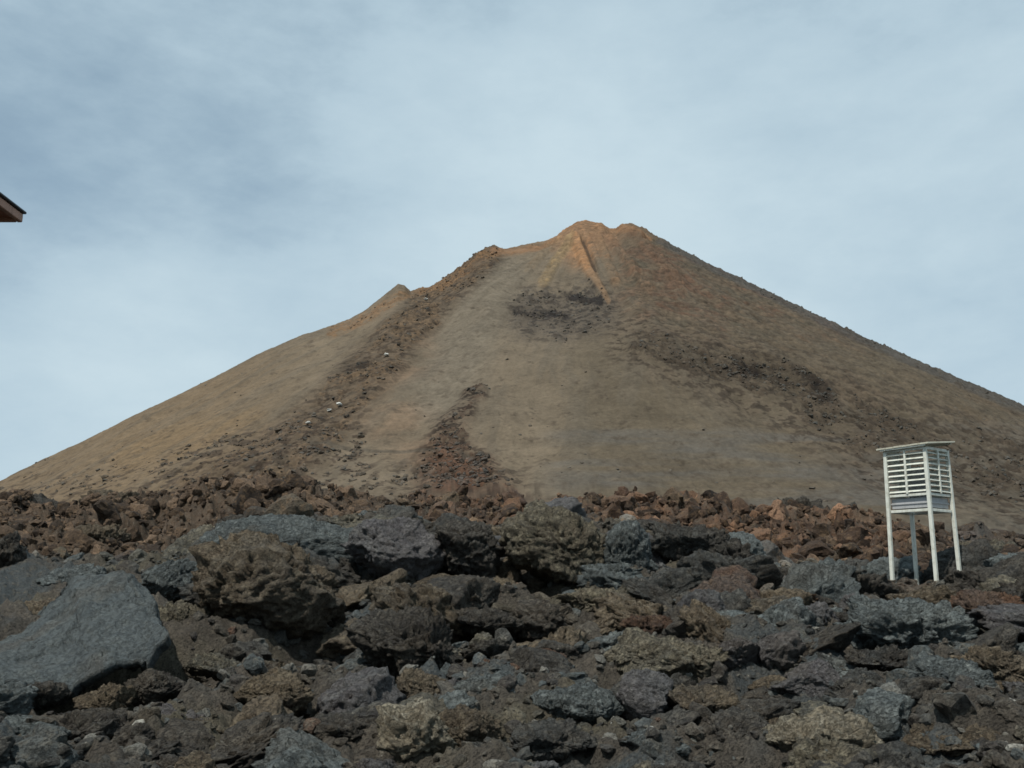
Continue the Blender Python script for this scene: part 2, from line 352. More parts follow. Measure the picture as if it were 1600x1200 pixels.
k1, e1 = chips(P3/6.5+nA[:, None]*.3, 61, 3, 1.); k2, e2 = chips(P3/2.6+nA[:, None]*.3, 62, 3, 1.); k1 = k1*sst(0, .45, e1); k2 = k2*sst(0, .45, e2)
k3 = k1*.6+k2*.7+nC
nF = fbm(P3/3.4, 3, 86, .7); fr = sst(.02, .16, nF+nA*.4); frs = sst(-.1, .2, nS+nC*.4)
disp = rocky*(1.5*k1+.8*k2+.45*nC)+upR*(.55*k1+.35*k2)+.10*k2+.8*nB*0+(.35*nA+.12*nC)+upR*.7*nR
lines = fbm(np.stack([P3[:, 0]/9., P3[:, 2]/40., P3[:, 1]/60.], 1), 4, 90)
gul = fbm(np.stack([phi.ravel()*26+nB*.35, rr.ravel()/70., P3[:, 0]*0], 1), 4, 97, .6); disp += .5*lines+1.4*gul*sst(20, 90, rr.ravel())+2.2*rib*(.6+nB)+1.2*band*(.5+nB)+1.2*s2
summ = sst(.335, .37, EE)*front; disp += summ*(1.2*k1+.6*k2)
P3[:, 2] += disp
def lay(c, col, m, var=.35, nn=None):
    nn = nC if nn is None else nn
    return c+(np.array(col)[None]*(1+var*nn*2)[:, None]-c)*np.clip(m, 0, 1)[:, None]
c = np.tile(np.array([.165, .135, .098]), (len(U), 1))*(1+.22*nB+.10*nA)[:, None]
c = lay(c, (.168, .126, .082), sst(560, 300, U)*.9, .15)                              # warm left flank
c = lay(c, (.20, .135, .07), stroke([(200, 712), (330, 676), (400, 660)], 26, 22)*.3)
c = lay(c, (.19, .128, .085), stroke([(640, 560), (600, 640), (650, 680)], 50)*.5*sst(-.2, .3, nB+.1))
c = lay(c, (.15, .135, .108), stroke([(780, 430), (740, 500), (690, 620)], 45)*.5)
c = lay(c, (.112, .086, .060), upR*.85, .45, k3)
c = lay(c, (.135, .080, .054), upR*sst(.0, .25, nB+nA*.6)*.7)
c = lay(c, (.088, .080, .060), upR*sst(.05, .3, -nB+nA*.6)*.7)
c = lay(c, (.118, .098, .070), sst(840, 940, U)*sst(480, 560, V)*.8*front, .15)
lb = sst(-.05, .3, fbm(np.stack([P3[:, 0]/60., P3[:, 2]/5., P3[:, 1]*0], 1), 4, 95)+.1)
c = lay(c, (.115, .110, .10), lb*sst(640, 690, V)*sst(820, 900, U)*.7*front, .12)
c = lay(c, (.12, .108, .085), sst(1380, 1500, U)*sst(640, 720, V)*.7*front, .3)
ds = sst(.28, .45, nA+nC*.35)
c = lay(c, (.085, .07, .052), ds*.6*sst(640, 740, V)*front)
c = lay(c, (.115, .10, .078), sst(.02, .3, gul)*.45*front, .2); c = lay(c, (.10, .08, .058), sst(.12, .4, nS+nB*.6)*.55*upR); c = lay(c, (.12, .10, .075), sst(.15, .4, nS+nA*.5)*.4*front)
c = lay(c, (.094, .074, .054), rib*.65, .5, k3); c = lay(c, (.050, .039, .030), thr(rib)*.9, .5, k3); c = lay(c, (.030, .023, .018), rib*fr*.85, .5, k3); c = lay(c, (.17, .12, .075), thr(rib)*sst(.05, .3, nR-.2)*.6); c = lay(c, (.18, .11, .06), thr(ribtop)*.75, .4)  # pale spots on the rib paint sunlit rubble into the tint
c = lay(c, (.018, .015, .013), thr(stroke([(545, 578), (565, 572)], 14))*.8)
c = lay(c, (.10, .070, .050), s2*.45*(.4+frs), .5, k3); c = lay(c, (.055, .038, .028), thr(s2)*.8, .5, k3); c = lay(c, (.028, .021, .017), s2*fr*.9, .5, k3); c = lay(c, (.095, .055, .037), np.maximum(thr(redl), redl*.6)*.85, .6, k3)
bw = stroke([(990, 530), (1080, 565), (1180, 600), (1300, 650), (1400, 700), (1620, 765)], 42, 75); c = lay(c, (.11, .085, .062), bw*.35*(.4+frs), .3, k3); c = lay(c, (.040, .031, .024), bw*fr*.75, .4, k3); c = lay(c, (.055, .044, .033), thr(band)*.7, .6, k3); c = lay(c, (.030, .024, .019), thr(bandd)*.95, .5, k3)
c = lay(c, (.070, .062, .055), .75*np.maximum(thr(outc), .8*outc*sst(445, 475, V))*.85, .3); c = lay(c, (.040, .036, .032), outc*fr*.8, .3); c = lay(c, (.022, .02, .02), thr(outd, .5)*.9, .3)
c = lay(c, (.10, .085, .068), thr(lowsc)*.6, .5)
c = lay(c, (.085, .075, .06), stroke([(480, 703), (560, 704), (640, 706), (760, 720)], 2.6)*.7)
c = lay(c, (.07, .075, .078), ridR*.6, .3)  # blue-grey shade of the skyline rubble, painted into the tint
toe = front*sst(690, 800, V+60*nB+90*(stroke([(300, 760), (420, 720), (520, 690)], 60)))*(.35+.65*(1-sst(760, 900, U)))
c = lay(c, (.055, .041, .031), toe*fr*.7, .5, k3); c = lay(c, (.075, .06, .045), sst(.22, .42, nF+.5*nA)*.5*front); c = lay(c, (.055, .045, .034), upR*fr*.35, .3)
org = sst(.34, .375, EE)*sst(600, 760, U)*front
c = lay(c, (.20, .135, .085), org*.6, .4, nA)
c = lay(c, (.26, .15, .082), stroke([(880, 366), (905, 355), (935, 364), (902, 388)], 30)*(.5+.4*frs), .4, k3)
c = lay(c, (.31, .175, .09), stroke([(900, 380), (912, 405), (924, 428)], 12, 8)*(.55+.4*frs), .25, k3)
c = lay(c, (.25, .165, .10), stroke([(924, 428), (938, 450), (950, 470)], 7, 4)*.75, .2)
c = lay(c, (.20, .155, .09), stroke([(890, 380), (866, 412), (850, 440)], 7, 8)*(.35+.5*frs), .3, k3)
c = lay(c, (.25, .145, .08), stroke([(965, 357), (990, 360), (1015, 376)], 7, 4)*.7, .4, nA)
c = lay(c, (.22, .13, .075), stroke([(770, 396), (800, 392), (850, 386)], 5)*.6, .5, nA)
c = lay(c, (.16, .11, .075), stroke([(935, 372), (960, 410), (985, 440), (1000, 470)], 12, 9)*frs*.6, .3, k3); c = lay(c, (.055, .042, .032), stroke([(911, 375), (920, 395), (930, 420)], 2.6)*.8)  # last stroke paints the shaded right side of the ochre rib
for rp, rw, rc, ra in [([(893, 370), (872, 402), (848, 442)], 5, (.21, .15, .085), .7), ([(882, 372), (850, 396), (826, 420)], 4, (.17, .125, .08), .5), ([(932, 362), (948, 405), (962, 440)], 5, (.19, .12, .07), .6), ([(945, 366), (985, 415), (1015, 452)], 6, (.17, .105, .066), .6), ([(985, 362), (1030, 405), (1065, 450)], 7, (.16, .095, .06), .5)]:
    m_ = stroke(rp, rw, rw*1.6); P3[:, 2] += 1.5*m_*(.6+k1+.5*k2); c = lay(c, rc, m_*ra*(.4+.6*frs), .35, k3)
P3[:, 2] -= 1.4*stroke([(911, 375), (920, 395), (932, 422)], 4); P3[:, 2] += 1.6*stroke([(900, 372), (910, 405), (924, 432), (942, 460)], 7)
c = np.clip(c*np.array([.71, .70, .69])*(1-.10*sst(850, 960, U)*front)[:, None], .01, 1)  # right side darkened in the tint, imitating its turn away from the sun
link('volcano_cone', np_mesh('volcano_cone', P3, grid_faces(len(cd), len(ca))[:, ::-1], cone_mat(), True, c))['kind'] = 'structure'
CONE_G = (CA.shape, P3, U, V, rocky, front)

# ------------------------------------------------------------------ rocks
def rock(sub, seed, flat=1., rough=1., facets=12, crust=.5, warp=.22, layered=0., asp=None):
    V, T = ICO[sub]; rs = np.random.RandomState(seed); r = np.full(len(V), 1.25)
    for _ in range(facets):
        q = rs.normal(size=3); q /= np.linalg.norm(q); dq = rs.uniform(.62, 1.02); dt = V@q
        r = np.minimum(r, np.where(dt > .05, dq/np.maximum(dt, .05), 9))
    r = np.minimum(r, 1.25)
    P = V*r[:, None]; off = rs.uniform(-50, 50, 3)
    P = P+warp*np.stack([perlin(P*1.1+off, 1), perlin(P*1.1+off, 2), perlin(P*1.1+off, 3)], 1)
    if asp is not None: P = P*asp; V = V/asp
    nrm = V/np.linalg.norm(V, axis=1)[:, None]
    hi = sub > 3
    o = .10*rough*(fbm(P*1.7+off, 4 if hi else 2, seed, .55, True)-.55)
    if sub > 2:
        Q = P+.12*np.stack([perlin(P*2.4+off, 4), perlin(P*2.4+off, 5), perlin(P*2.4+off, 6)], 1); k_ = .25+.75*crust
        a1, e1 = chips(Q*1.9+off, seed, 3, 1.3); o += k_*.17*a1-.05*crust*(1-sst(0, .12, e1))
        if hi:
            a2, e2 = chips(Q*4.6+off, seed+1, 3, 1.5); o += k_*.085*a2-.03*crust*(1-sst(0, .12, e2))
            a3, e3 = chips(Q*10.5+off, seed+2, 3, 1.5); o += k_*.050*a3
            o -= crust*.10*sst(.22, .40, fbm(P*3.0+off, 3, seed+7, .6))
    if sub > 4:
        a4, e4 = chips(P*23+off, seed+4, 3, 1.5); o += (.3+.7*crust)*.024*a4
    if layered: o += layered*.07*np.sign(np.sin(P[:, 2]*13+3*perlin(P*1.5+off, 8)))*(.6+.4*perlin(P*3+off, 9))
    P = P+nrm*o[:, None]; P[:, 2] *= flat
    return P, T
def rot_z(P, a):
    c, s = math.cos(a), math.sin(a); return P@np.array([[c, s, 0], [-s, c, 0], [0, 0, 1]])
def eul(a, b, g): return np.array(Matrix.Rotation(g, 3, 'Z')@Matrix.Rotation(b, 3, 'Y')@Matrix.Rotation(a, 3, 'X'))

TAKEN = []
# px, py centre, width, height, in the photograph; material; shape; tilt; label
HERO = [
 (428, 926, 262, 196, 'brown', dict(facets=11, crust=.55, warp=.12, rough=.9), (.1, .05, .3), 'largest boulder, brown and pitted, at left centre, with a dark hollow under it', 6),
 (475, 850, 330, 100, 'blue', dict(facets=7, crust=.3, warp=.2), (.1, .05, 1.2), 'blue grey domed lava crust just behind the largest brown boulder', 5),
 (615, 870, 170, 125, 'purple', dict(facets=9, crust=.35, warp=.2), (.1, .45, 2.2), 'smooth purple grey dome sloping down right of the bright white reflection', 5),
 (735, 872, 115, 125, 'dark', dict(facets=9, crust=.75, warp=.2, rough=1.0), (.2, .1, .7), 'jagged black crag with deep hollows left of the tallest crag', 5),
 (790, 862, 70, 50, 'purple', dict(facets=10, crust=.2), (.1, .1, .4), 'small smooth blue purple block capping the black jagged crag', 4),
 (885, 858, 215, 160, 'olive', dict(facets=7, crust=.6, warp=.12, rough=.9, layered=.25), (.1, .6, .5), 'tallest crag at centre, rough layered yellow grey lava leaning right', 6),
 (975, 872, 90, 120, 'blue', dict(facets=6, crust=.4, warp=.1), (.1, .62, .3), 'steep blue grey slab leaning on the right side of the tallest crag', 5),
 (930, 945, 130, 62, 'olive', dict(facets=14, crust=1.1, rough=1.5), (0, .3, .1), 'bright yellowish crumbly rock at the foot of the tallest crag', 5),
 (1092, 905, 82, 46, 'purple', dict(facets=4, crust=.05, warp=.08, rough=.4), (0, -.12, 0), 'smooth oval purple grey stone resting in a dark hollow right of centre', 4),
 (1075, 855, 150, 85, 'dark', dict(facets=12, crust=1.1, rough=1.3), (0, .1, .9), 'dark grey rough block on the crest above the smooth oval stone', 5),
 (1145, 878, 85, 75, 'dark', dict(facets=12, crust=.9), (0, .5, .2), 'dark rock sloping down at the right end of the central crest', 5),
 (635, 1010, 190, 130, 'dark', dict(facets=12, crust=1.1, rough=1.3), (0, .1, .4), 'broad dark grey clinker block right of the largest brown boulder', 6),
 (663, 1076, 92, 66, 'brown', dict(facets=9, crust=.9), (.1, .05, .1), 'dark brown crusted stone with a pale upper rim, below the broad dark block', 5),
 (842, 1037, 88, 46, 'rust', dict(facets=9, crust=.5), (.1, -.15, .3), 'rust orange stone in the grey rubble at lower centre', 5),
 (1005, 1092, 95, 92, 'purple', dict(facets=7, crust=.15, warp=.1), (.2, .2, .3), 'angular purple grey block with a shadowed left side at lower centre', 5),
 (905, 1105, 150, 75, 'blue', dict(facets=9, crust=.5), (.2, .1, .3), 'flat blue grey rock left of the angular purple grey block', 5),
 (1040, 1030, 200, 95, 'olive', dict(facets=8, crust=.6, rough=.9, layered=.2), (.1, .25, .3), 'ropy olive brown layered rock above the angular purple grey block', 5),
 (1425, 992, 205, 125, 'blue', dict(facets=11, crust=.9, warp=.25), (.15, .25, .3), 'large blue green boulder below the louvred weather box', 6),
 (1480, 1072, 150, 105, 'blue', dict(facets=9, crust=.6, warp=.2), (.2, .5, .1), 'blue block leaning under the lower right of the large blue green boulder', 5),
 (1385, 1040, 120, 70, 'dark', dict(facets=12, crust=1.2), (0, 0, .4), 'dark reddish clinker under the large blue green boulder', 5),
 (1560, 1050, 150, 90, 'brown', dict(facets=11, crust=.8), (.1, .5, .6), 'brown ridge rock running to the right edge below the dark hollow', 5),
 (1280, 1158, 195, 105, 'pale', dict(facets=8, crust=.35, warp=.18), (.1, .1, .5), 'pale tan boulder at the bottom right, the lightest large stone', 6),
 (428, 1088, 125, 72, 'brown', dict(facets=8, crust=.6), (.1, .3, .2), 'brown wedge shaped rock with a pale top edge, below the largest boulder', 5),
 (285, 1122, 140, 50, 'purple', dict(facets=8, crust=.4), (.1, .1, .4), 'flat purple brown rock below the dark hollow of the tilted slab', 5),
 (125, 1140, 150, 62, 'dark', dict(facets=10, crust=.7), (.1, -.2, .4), 'dark grey rock in the bottom left corner', 5),
 (45, 1150, 120, 60, 'blue', dict(facets=8, crust=.4), (.1, .1, .4), 'pale blue green rock at the very bottom left', 5),
 (55, 1088, 120, 46, 'dark', dict(facets=9, crust=.8), (.1, .1, .4), 'black clinker lump in the hollow under the left of the tilted slab', 5),
 (165, 1092, 95, 52, 'brown', dict(facets=9, crust=.8), (.1, -.1, .4), 'brown black clinker lump in the hollow under the middle of the tilted slab', 5),
 (242, 1078, 92, 66, 'dark', dict(facets=8, crust=.7), (.1, .2, .4), 'dark angular rock propping up the right end of the tilted slab', 5),
 (345, 1045, 110, 50, 'olive', dict(facets=9, crust=.7), (.1, .25, .4), 'yellow brown stone wedged between tilted slab and largest boulder', 5),
 (345, 965, 60, 60, 'dark', dict(facets=11, crust=.8), (.1, .25, .4), 'black rock in the shade at the left foot of the largest boulder', 4),
 (275, 975, 95, 75, 'olive', dict(facets=10, crust=.8), (.1, .2, .4), 'crumbled brown grey rock over the right end of the tilted slab', 5),
 (272, 912, 100, 80, 'blue', dict(facets=9, crust=.5), (.1, .25, .4), 'rounded blue grey rock touching the upper left of the largest boulder', 5),
 (115, 905, 110, 52, 'blue', dict(facets=8, crust=.5), (.1, -.15, .4), 'light blue grey rock behind the tilted slab', 5),
 (60, 955, 95, 42, 'brown', dict(facets=10, crust=.9), (.1, -.25, .4), 'reddish brown crumbled rock at the upper left end of the tilted slab', 4),
 (10, 870, 60, 85, 'dark', dict(facets=11, crust=.9), (.1, .1, .4), 'black upright rock at the left edge of the lava field', 5),
 (1535, 872, 115, 60, 'olive', dict(facets=11, crust=.8), (.1, .1, .4), 'pale topped rock with black hollow just right of the weather box', 5),
 (1585, 905, 80, 50, 'dark', dict(facets=10, crust=.6), (.1, .1, .4), 'dark rock at the right edge beside the pale topped rock', 5),
 (1545, 955, 120, 70, 'rust', dict(facets=12, crust=1.), (.1, .1, .4), 'reddish brown clinker at the right edge below the weather box', 5),
 (1230, 902, 120, 40, 'dark', dict(facets=8, crust=.4), (.05, .1, .4), 'flat dark slab in front of the rust coloured ridge', 5),
 (1300, 905, 70, 70, 'blue', dict(facets=10, crust=.7), (.1, .4, .4), 'upright grey green rock left of the weather box legs', 4),
 (1225, 945, 100, 55, 'brown', dict(facets=9, crust=.6), (.1, .1, .4), 'rounded brown rock below the flat dark slab', 4),
 (1160, 985, 120, 62, 'blue', dict(facets=9, crust=.5), (.1, .1, .4), 'pale mottled grey rock left of the white splinter of stone', 4),
 (1200, 1018, 62, 42, 'slab', dict(facets=7, crust=.2), (.1, .1, .4), 'small slate blue stone below the pale mottled grey rock', 4),
 (1270, 1060, 85, 62, 'purple', dict(facets=8, crust=.3), (.1, .1, .4), 'rounded dark purple stone above the pale tan boulder', 5),
 (1340, 1075, 90, 60, 'dark', dict(facets=9, crust=.8), (.1, .1, .4), 'brown black lump upper right of the pale tan boulder', 5),
 (1095, 1105, 120, 70, 'brown', dict(facets=8, crust=.5), (.2, .1, .4), 'plain brown block right of the angular purple grey block', 5),
 (760, 1080, 110, 62, 'blue', dict(facets=8, crust=.5), (.2, .1, .4), 'light grey rock below the rust orange stone', 4),
 (735, 1145, 110, 80, 'brown', dict(facets=9, crust=.7), (.2, .1, .4), 'grey brown rock at the bottom centre', 5),
 (860, 1160, 150, 70, 'dark', dict(facets=10, crust=.8), (.2, -.2, .4), 'long dark rock at the bottom right of centre', 5),
 (545, 1145, 130, 70, 'dark', dict(facets=9, crust=.7), (.2, .2, .4), 'charcoal rock at the bottom left of centre', 5),
 (1030, 1165, 120, 50, 'blue', dict(facets=8, crust=.5), (.2, .2, .4), 'flat grey blue rock at the bottom edge left of the pale tan boulder', 5),
 (1480, 1160, 170, 70, 'brown', dict(facets=8, crust=.5), (.2, -.2, .4), 'smooth brown rock at the bottom right of the pale tan boulder', 5),
 (1250, 805, 95, 62, 'dark', dict(facets=12, crust=1.2, rough=1.5), (.1, .1, .4), 'dark brown lump on top of the rust ridge, the larger of two', 5),
 (1336, 812, 50, 58, 'dark', dict(facets=12, crust=1.2, rough=1.5), (.1, .1, .4), 'small dark pointed lump on the rust ridge near the weather box', 4),
 (978, 778, 40, 38, 'rust', dict(facets=12, crust=1.2, rough=1.5), (.1, .1, .4), 'small rusty pinnacle on the ridge right of the tallest crag', 4),
 (795, 790, 60, 50, 'rust', dict(facets=12, crust=1.2, rough=1.5), (.1, .1, .4), 'dark rust lump on the ridge left of the tallest crag', 4),
 (55, 805, 150, 70, 'dark', dict(facets=13, crust=1.3, rough=1.6), (.1, .1, .4), 'dark brown crag on the far ridge at the left edge', 5),
 (180, 795, 110, 60, 'brown', dict(facets=13, crust=1.3, rough=1.6), (.1, .1, .4), 'brown crag second from the left edge on the far ridge', 5),
 (275, 818, 90, 50, 'dark', dict(facets=12, crust=1.1, rough=1.4), (.1, .1, .4), 'dark rounded block on the far ridge left of the blue grey dome', 5),
 (160, 842, 90, 50, 'brown', dict(facets=11, crust=.8, rough=1.2), (.1, .1, .4), 'light brown rounded block below the brown crag of the far ridge', 5),
 (440, 792, 60, 42, 'slab', dict(facets=10, crust=.5), (.1, .1, .4), 'grey blue lump standing above the left of the blue grey dome', 4),
 (625, 820, 65, 36, 'dark', dict(facets=10, crust=.8), (.1, .1, .4), 'dark grey block on the crest above the purple grey dome', 4),
 (1010, 985, 85, 50, 'rust', dict(facets=12, crust=1.), (.1, .1, .4), 'small reddish rock below the bright yellowish crumbly rock', 4),
 (760, 975, 120, 55, 'dark', dict(facets=11, crust=.9), (.1, .1, .4), 'black rock in the hollow below the jagged black crag', 5),
 (790, 925, 90, 50, 'brown', dict(facets=11, crust=.9), (.1, .1, .4), 'brown rock between the jagged black crag and the black hollow', 4),
 (567, 884, 17, 30, 'bright', dict(facets=8, crust=.2), (.1, .2, .4), 'bright reflection built as a small white stone in the gap beside the blue grey dome', 3),  # white stone shape stands in for a bright reflection on the blue rock
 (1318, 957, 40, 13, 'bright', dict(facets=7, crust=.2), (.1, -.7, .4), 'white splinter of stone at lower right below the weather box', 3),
]
def seg_uv(P, T, name, mat): return np_mesh(name, P, T, mat, True)
hk = 0
for (px, py, w, h, mt, kw, tilt, lab, sub) in HERO:
    hk += 1
    sub = max(sub, 4); sub = min(6, sub+1) if w > 70 else sub; kw = dict(kw); kw['crust'] = min(kw.get('crust', .5), .85); kw['warp'] = min(kw.get('warp', .2), .2); kw['rough'] = min(kw.get('rough', 1), 1.3)
    A_s = np.array([w, .8*w if w < 3*h else .6*w, h], float); A_s /= A_s.prod()**(1/3)
    P, T = rock(sub, 100+hk, asp=A_s, **kw); P = P@eul(tilt[0]*.6, tilt[1]*.6, 0).T
    lo, hi = P.min(0), P.max(0); P = (P-(lo+hi)/2)/((hi-lo)/2)
    b = hit(px, py+h*.5*.9)
    if py < 860 and py+h*.5 < 850:   # things on the far ridge
        dirp = pdir(px, py+h*.45); dirp /= dirp[1]; b = CAM+dirp*36.0
    d = pdir(px, py); d = d/d[1]; yc = b[1]+w*b[1]/F*.30
    c0 = CAM+d*yc; sx = w*yc/F/2*.98; sz = h*yc/F/2*.98; sy = max(sx*.8, sz*.8) if sx < 3*sz else sx*.65
    und = .35 if w > 120 else .2; lowm = np.clip(-P[:, 2], 0, 1); P[:, :2] *= (1-und*lowm**1.3)[:, None]; P[:, 1] += .35*und*lowm
    az_ = math.atan2(c0[0], c0[1]); P = P*np.array([sx, sy, sz]); P = rot_z(P, -az_)
    gbase = gz(c0[0], c0[1]); need = c0[2]-sz-gbase
    if need > -.08*sz:                        # carry the underside down into the field
        low = P[:, 2] < 0; P[low, 2] *= 1+(need+.15*sz)/sz
    me = np_mesh('rock', P, T, M[mt], True)
    small = w*h < 1200
    o = link('stone' if small else 'boulder', me, None, c0)
    tag(o, lab, 'rock'); TAKEN.append((c0[0], c0[1], max(sx, sy)))

# the tilted slab: a plate whose near edge overhangs a hollow
def slab():
    nu, nv = 170, 90; u, v = np.meshgrid(np.linspace(0, 1, nu), np.linspace(0, 1, nv)); u, v = u.ravel(), v.ravel()
    q = hit(150, 1075); y0 = q[1]-.45; y1 = y0+2.2
    def ln(pts, t): pts = np.array(pts, float); return np.interp(t, np.linspace(0, 1, len(pts)), pts[:, 0]), np.interp(t, np.linspace(0, 1, len(pts)), pts[:, 1])
    nx, ny = ln([(-70, 1040), (0, 1046), (60, 1053), (125, 1056), (170, 1030), (205, 1026), (235, 1020), (262, 985)], u)
    fx, fy = ln([(-60, 1000), (-20, 990), (40, 968), (85, 930), (110, 893), (160, 884), (205, 888), (240, 925)], u)
    jx = np.stack([u*3.1+7, v*2.3, u*0], 1)
    nx = nx+9*fbm(jx*2, 4, 51, .6); ny = ny+9*fbm(jx*3, 4, 52, .6); fx = fx+12*fbm(jx*3, 4, 53, .6); fy = fy+9*fbm(jx*3, 4, 54, .6)
    def W3(px, py, y):
        X_ = (px-800)/F; v_ = (600-py)/F; p = R(PITCH); s_ = y/(math.cos(p)-v_*math.sin(p)); return np.stack([X_*s_, y, 1.6+s_*(math.sin(p)+v_*math.cos(p))], 1)
    A = W3(nx, ny, y0+.25*u+.1*perlin(np.stack([u*5, u*0, u*0], 1), 3)); B = W3(fx, fy, y1+0*u)
    P = A+(B-A)*v[:, None]; ed = np.minimum(np.minimum(u, 1-u)*2.2, np.minimum(v, 1-v))
    P[:, 2] += .05*fbm(P*.9, 3, 41)*sst(0, .15, ed)+.016*fbm(P*5, 4, 42)-.07*(1-sst(0, .10, ed))**2-.02*sst(.1, .4, fbm(P*2.1, 3, 43))
    sa, se = chips(P*.9+.15*perlin(P*2, 7)[:, None], 45, 3, 1.2); sb, sf = chips(P*3.1+.1*perlin(P*5, 8)[:, None], 46, 3, 1.2); sc_, sg = chips(P*9., 47, 3, 1.2)
    P[:, 2] += .060*sa*sst(0, .12, se)+.030*sb*sst(0, .15, sf)+.012*sc_-.07*(1-sst(0, .03, se))
    N = len(P); Bt = P.copy(); Bt[:, 2] -= .08+.05*fbm(P*2, 3, 44); Bt[:, 1] += .10*(1-v)
    cen = P.mean(0); Tq = grid_faces(nv, nu)
    rim = np.concatenate([np.arange(nu), np.arange(1, nv)*nu+nu-1, (nv-1)*nu+np.arange(nu-2, -1, -1), np.arange(nv-2, 0, -1)*nu]); rn = np.roll(rim, -1)
    mid = (P[rim]+Bt[rim])/2+np.array([0, -.03, 0])+.02*perlin(P[rim]*4, 3)[:, None]; V_ = np.concatenate([P, Bt, mid]); mi = 2*N+np.arange(len(rim)); mn = np.roll(mi, -1)
    T_ = np.concatenate([Tq, Tq[:, ::-1]+N, np.stack([rn, rim, mi, mn], 1), np.stack([mn, mi, rim+N, rn+N], 1)])
    o = link('boulder', np_mesh('boulder', V_-cen, T_, M['slab'], True), None, cen); tag(o, 'smooth grey blue tilted slab at lower left with dark hollow beneath', 'rock')
    TAKEN.append((cen[0], cen[1], 1.2))
slab()
protos = []
for k in range(16):
    P, T = rock(5, 500+k, flat=RS.uniform(.6, .95), facets=RS.randint(7, 14), crust=RS.uniform(.2, 1.1), rough=RS.uniform(.7, 1.4), warp=RS.uniform(.1, .3))
    protos.append((P, T))
pm = {}
def proto_mesh(k, mt):
    if (k, mt) not in pm: pm[(k, mt)] = np_mesh('lava_rock', protos[k][0], protos[k][1], M[mt], True)
    return pm[(k, mt)]
ANCH = [(428, 925, 'largest brown boulder'), (160, 985, 'tilted grey slab'), (455, 850, 'blue grey dome'), (615, 870, 'purple grey dome'), (735, 872, 'black jagged crag'), (882, 862, 'tallest crag'), (1092, 905, 'oval purple stone'), (635, 1010, 'broad dark block'), (842, 1037, 'rust orange stone'), (1005, 1092, 'angular purple block'), (1425, 992, 'blue green boulder'), (1280, 1158, 'pale tan boulder'), (428, 1088, 'brown wedge rock'), (1440, 900, 'weather box'), (285, 1105, 'flat purple brown rock'), (1095, 1105, 'plain brown block'), (1040, 1030, 'ropy olive rock'), (45, 1150, 'pale corner rock'), (545, 1145, 'charcoal bottom rock'), (1560, 1050, 'right edge brown ridge')]
CN = {'brown': 'brown', 'blue': 'blue grey', 'dark': 'black', 'purple': 'purple grey', 'olive': 'yellow brown', 'rust': 'rust red', 'pale': 'pale tan'}
LOOSE = []
cnt = 0; tries = 0; placed = []
while cnt < 220 and tries < 6000:
    tries += 1
    d = RS.uniform(7.6**2, 19**2)**.5; a = R(RS.uniform(-29, 29)); x, y = d*math.sin(a), d*math.cos(a)
    r = (.16+.36*RS.rand()**1.6)*(1.25 if d > 12 else .9)
    if any(math.hypot(x-u, y-v) < q*.75+r*.5 for u, v, q in TAKEN+placed): continue
    if math.hypot(x-6.7, y-16.5) < .9: continue
    uu, vv = proj(np.array([[x, y, gz(x, y)]]))
    if -80 < uu[0] < 330 and 880 < vv[0] < 1125: continue
    z = gz(x, y)+float(rough_h(np.array([x]), np.array([y]))[0])*.6
    mt = ['brown', 'blue', 'dark', 'purple', 'olive', 'dark', 'dark', 'blue', 'rust', 'brown', 'purple', 'pale'][RS.randint(12)] if RS.rand() > .2 else 'dark'
    if mt in ('pale', 'rust') and RS.rand() > .3: mt = 'dark'
    o = bpy.data.objects.new('lava_rock', proto_mesh(RS.randint(16), mt)); COL.objects.link(o)
    o.location = (x, y, z+r*.12); o.scale = (r*RS.uniform(.8, 1.3), r*RS.uniform(.8, 1.2), r*RS.uniform(.6, .95))
    o.rotation_euler = (RS.uniform(-.5, .5), RS.uniform(-.5, .5), RS.uniform(0, 6.28))
    placed.append((x, y, r)); cnt += 1; uu, vv = proj(np.array([[x, y, z+r*.3]])); LOOSE.append((o, mt, float(uu[0]), float(vv[0])))

from collections import defaultdict
GRP = defaultdict(list)
for (o, mt, u_, v_) in LOOSE:
    ax_, ay_, nm = min(ANCH, key=lambda q: math.hypot(q[0]-u_, 1.4*(q[1]-v_))); du, dv = u_-ax_, v_-ay_
    dr = ('left of' if du < 0 else 'right of') if abs(du) > 2.2*abs(dv) else ('above' if dv < 0 else 'below') if abs(dv) > 1.6*abs(du) else ('above and ' if dv < 0 else 'below and ')+('left of' if du < 0 else 'right of')
    GRP[(mt, dr, nm)].append((math.hypot(du, dv), o))
ORD = ['', 'second', 'third', 'fourth', 'fifth', 'sixth', 'seventh', 'eighth']
for (mt, dr, nm), L_ in GRP.items():
    L_.sort(key=lambda q: q[0])
    for k, (_, o) in enumerate(L_):
        near_ = '' if len(L_) == 1 else ', '+(ORD[min(k, 7)]+' ' if k else '')+'nearest'
        tag(o, '%s lava rock %s the %s%s' % (CN[mt], dr, nm, near_), 'rock', 'loose lava rocks in the near rubble')
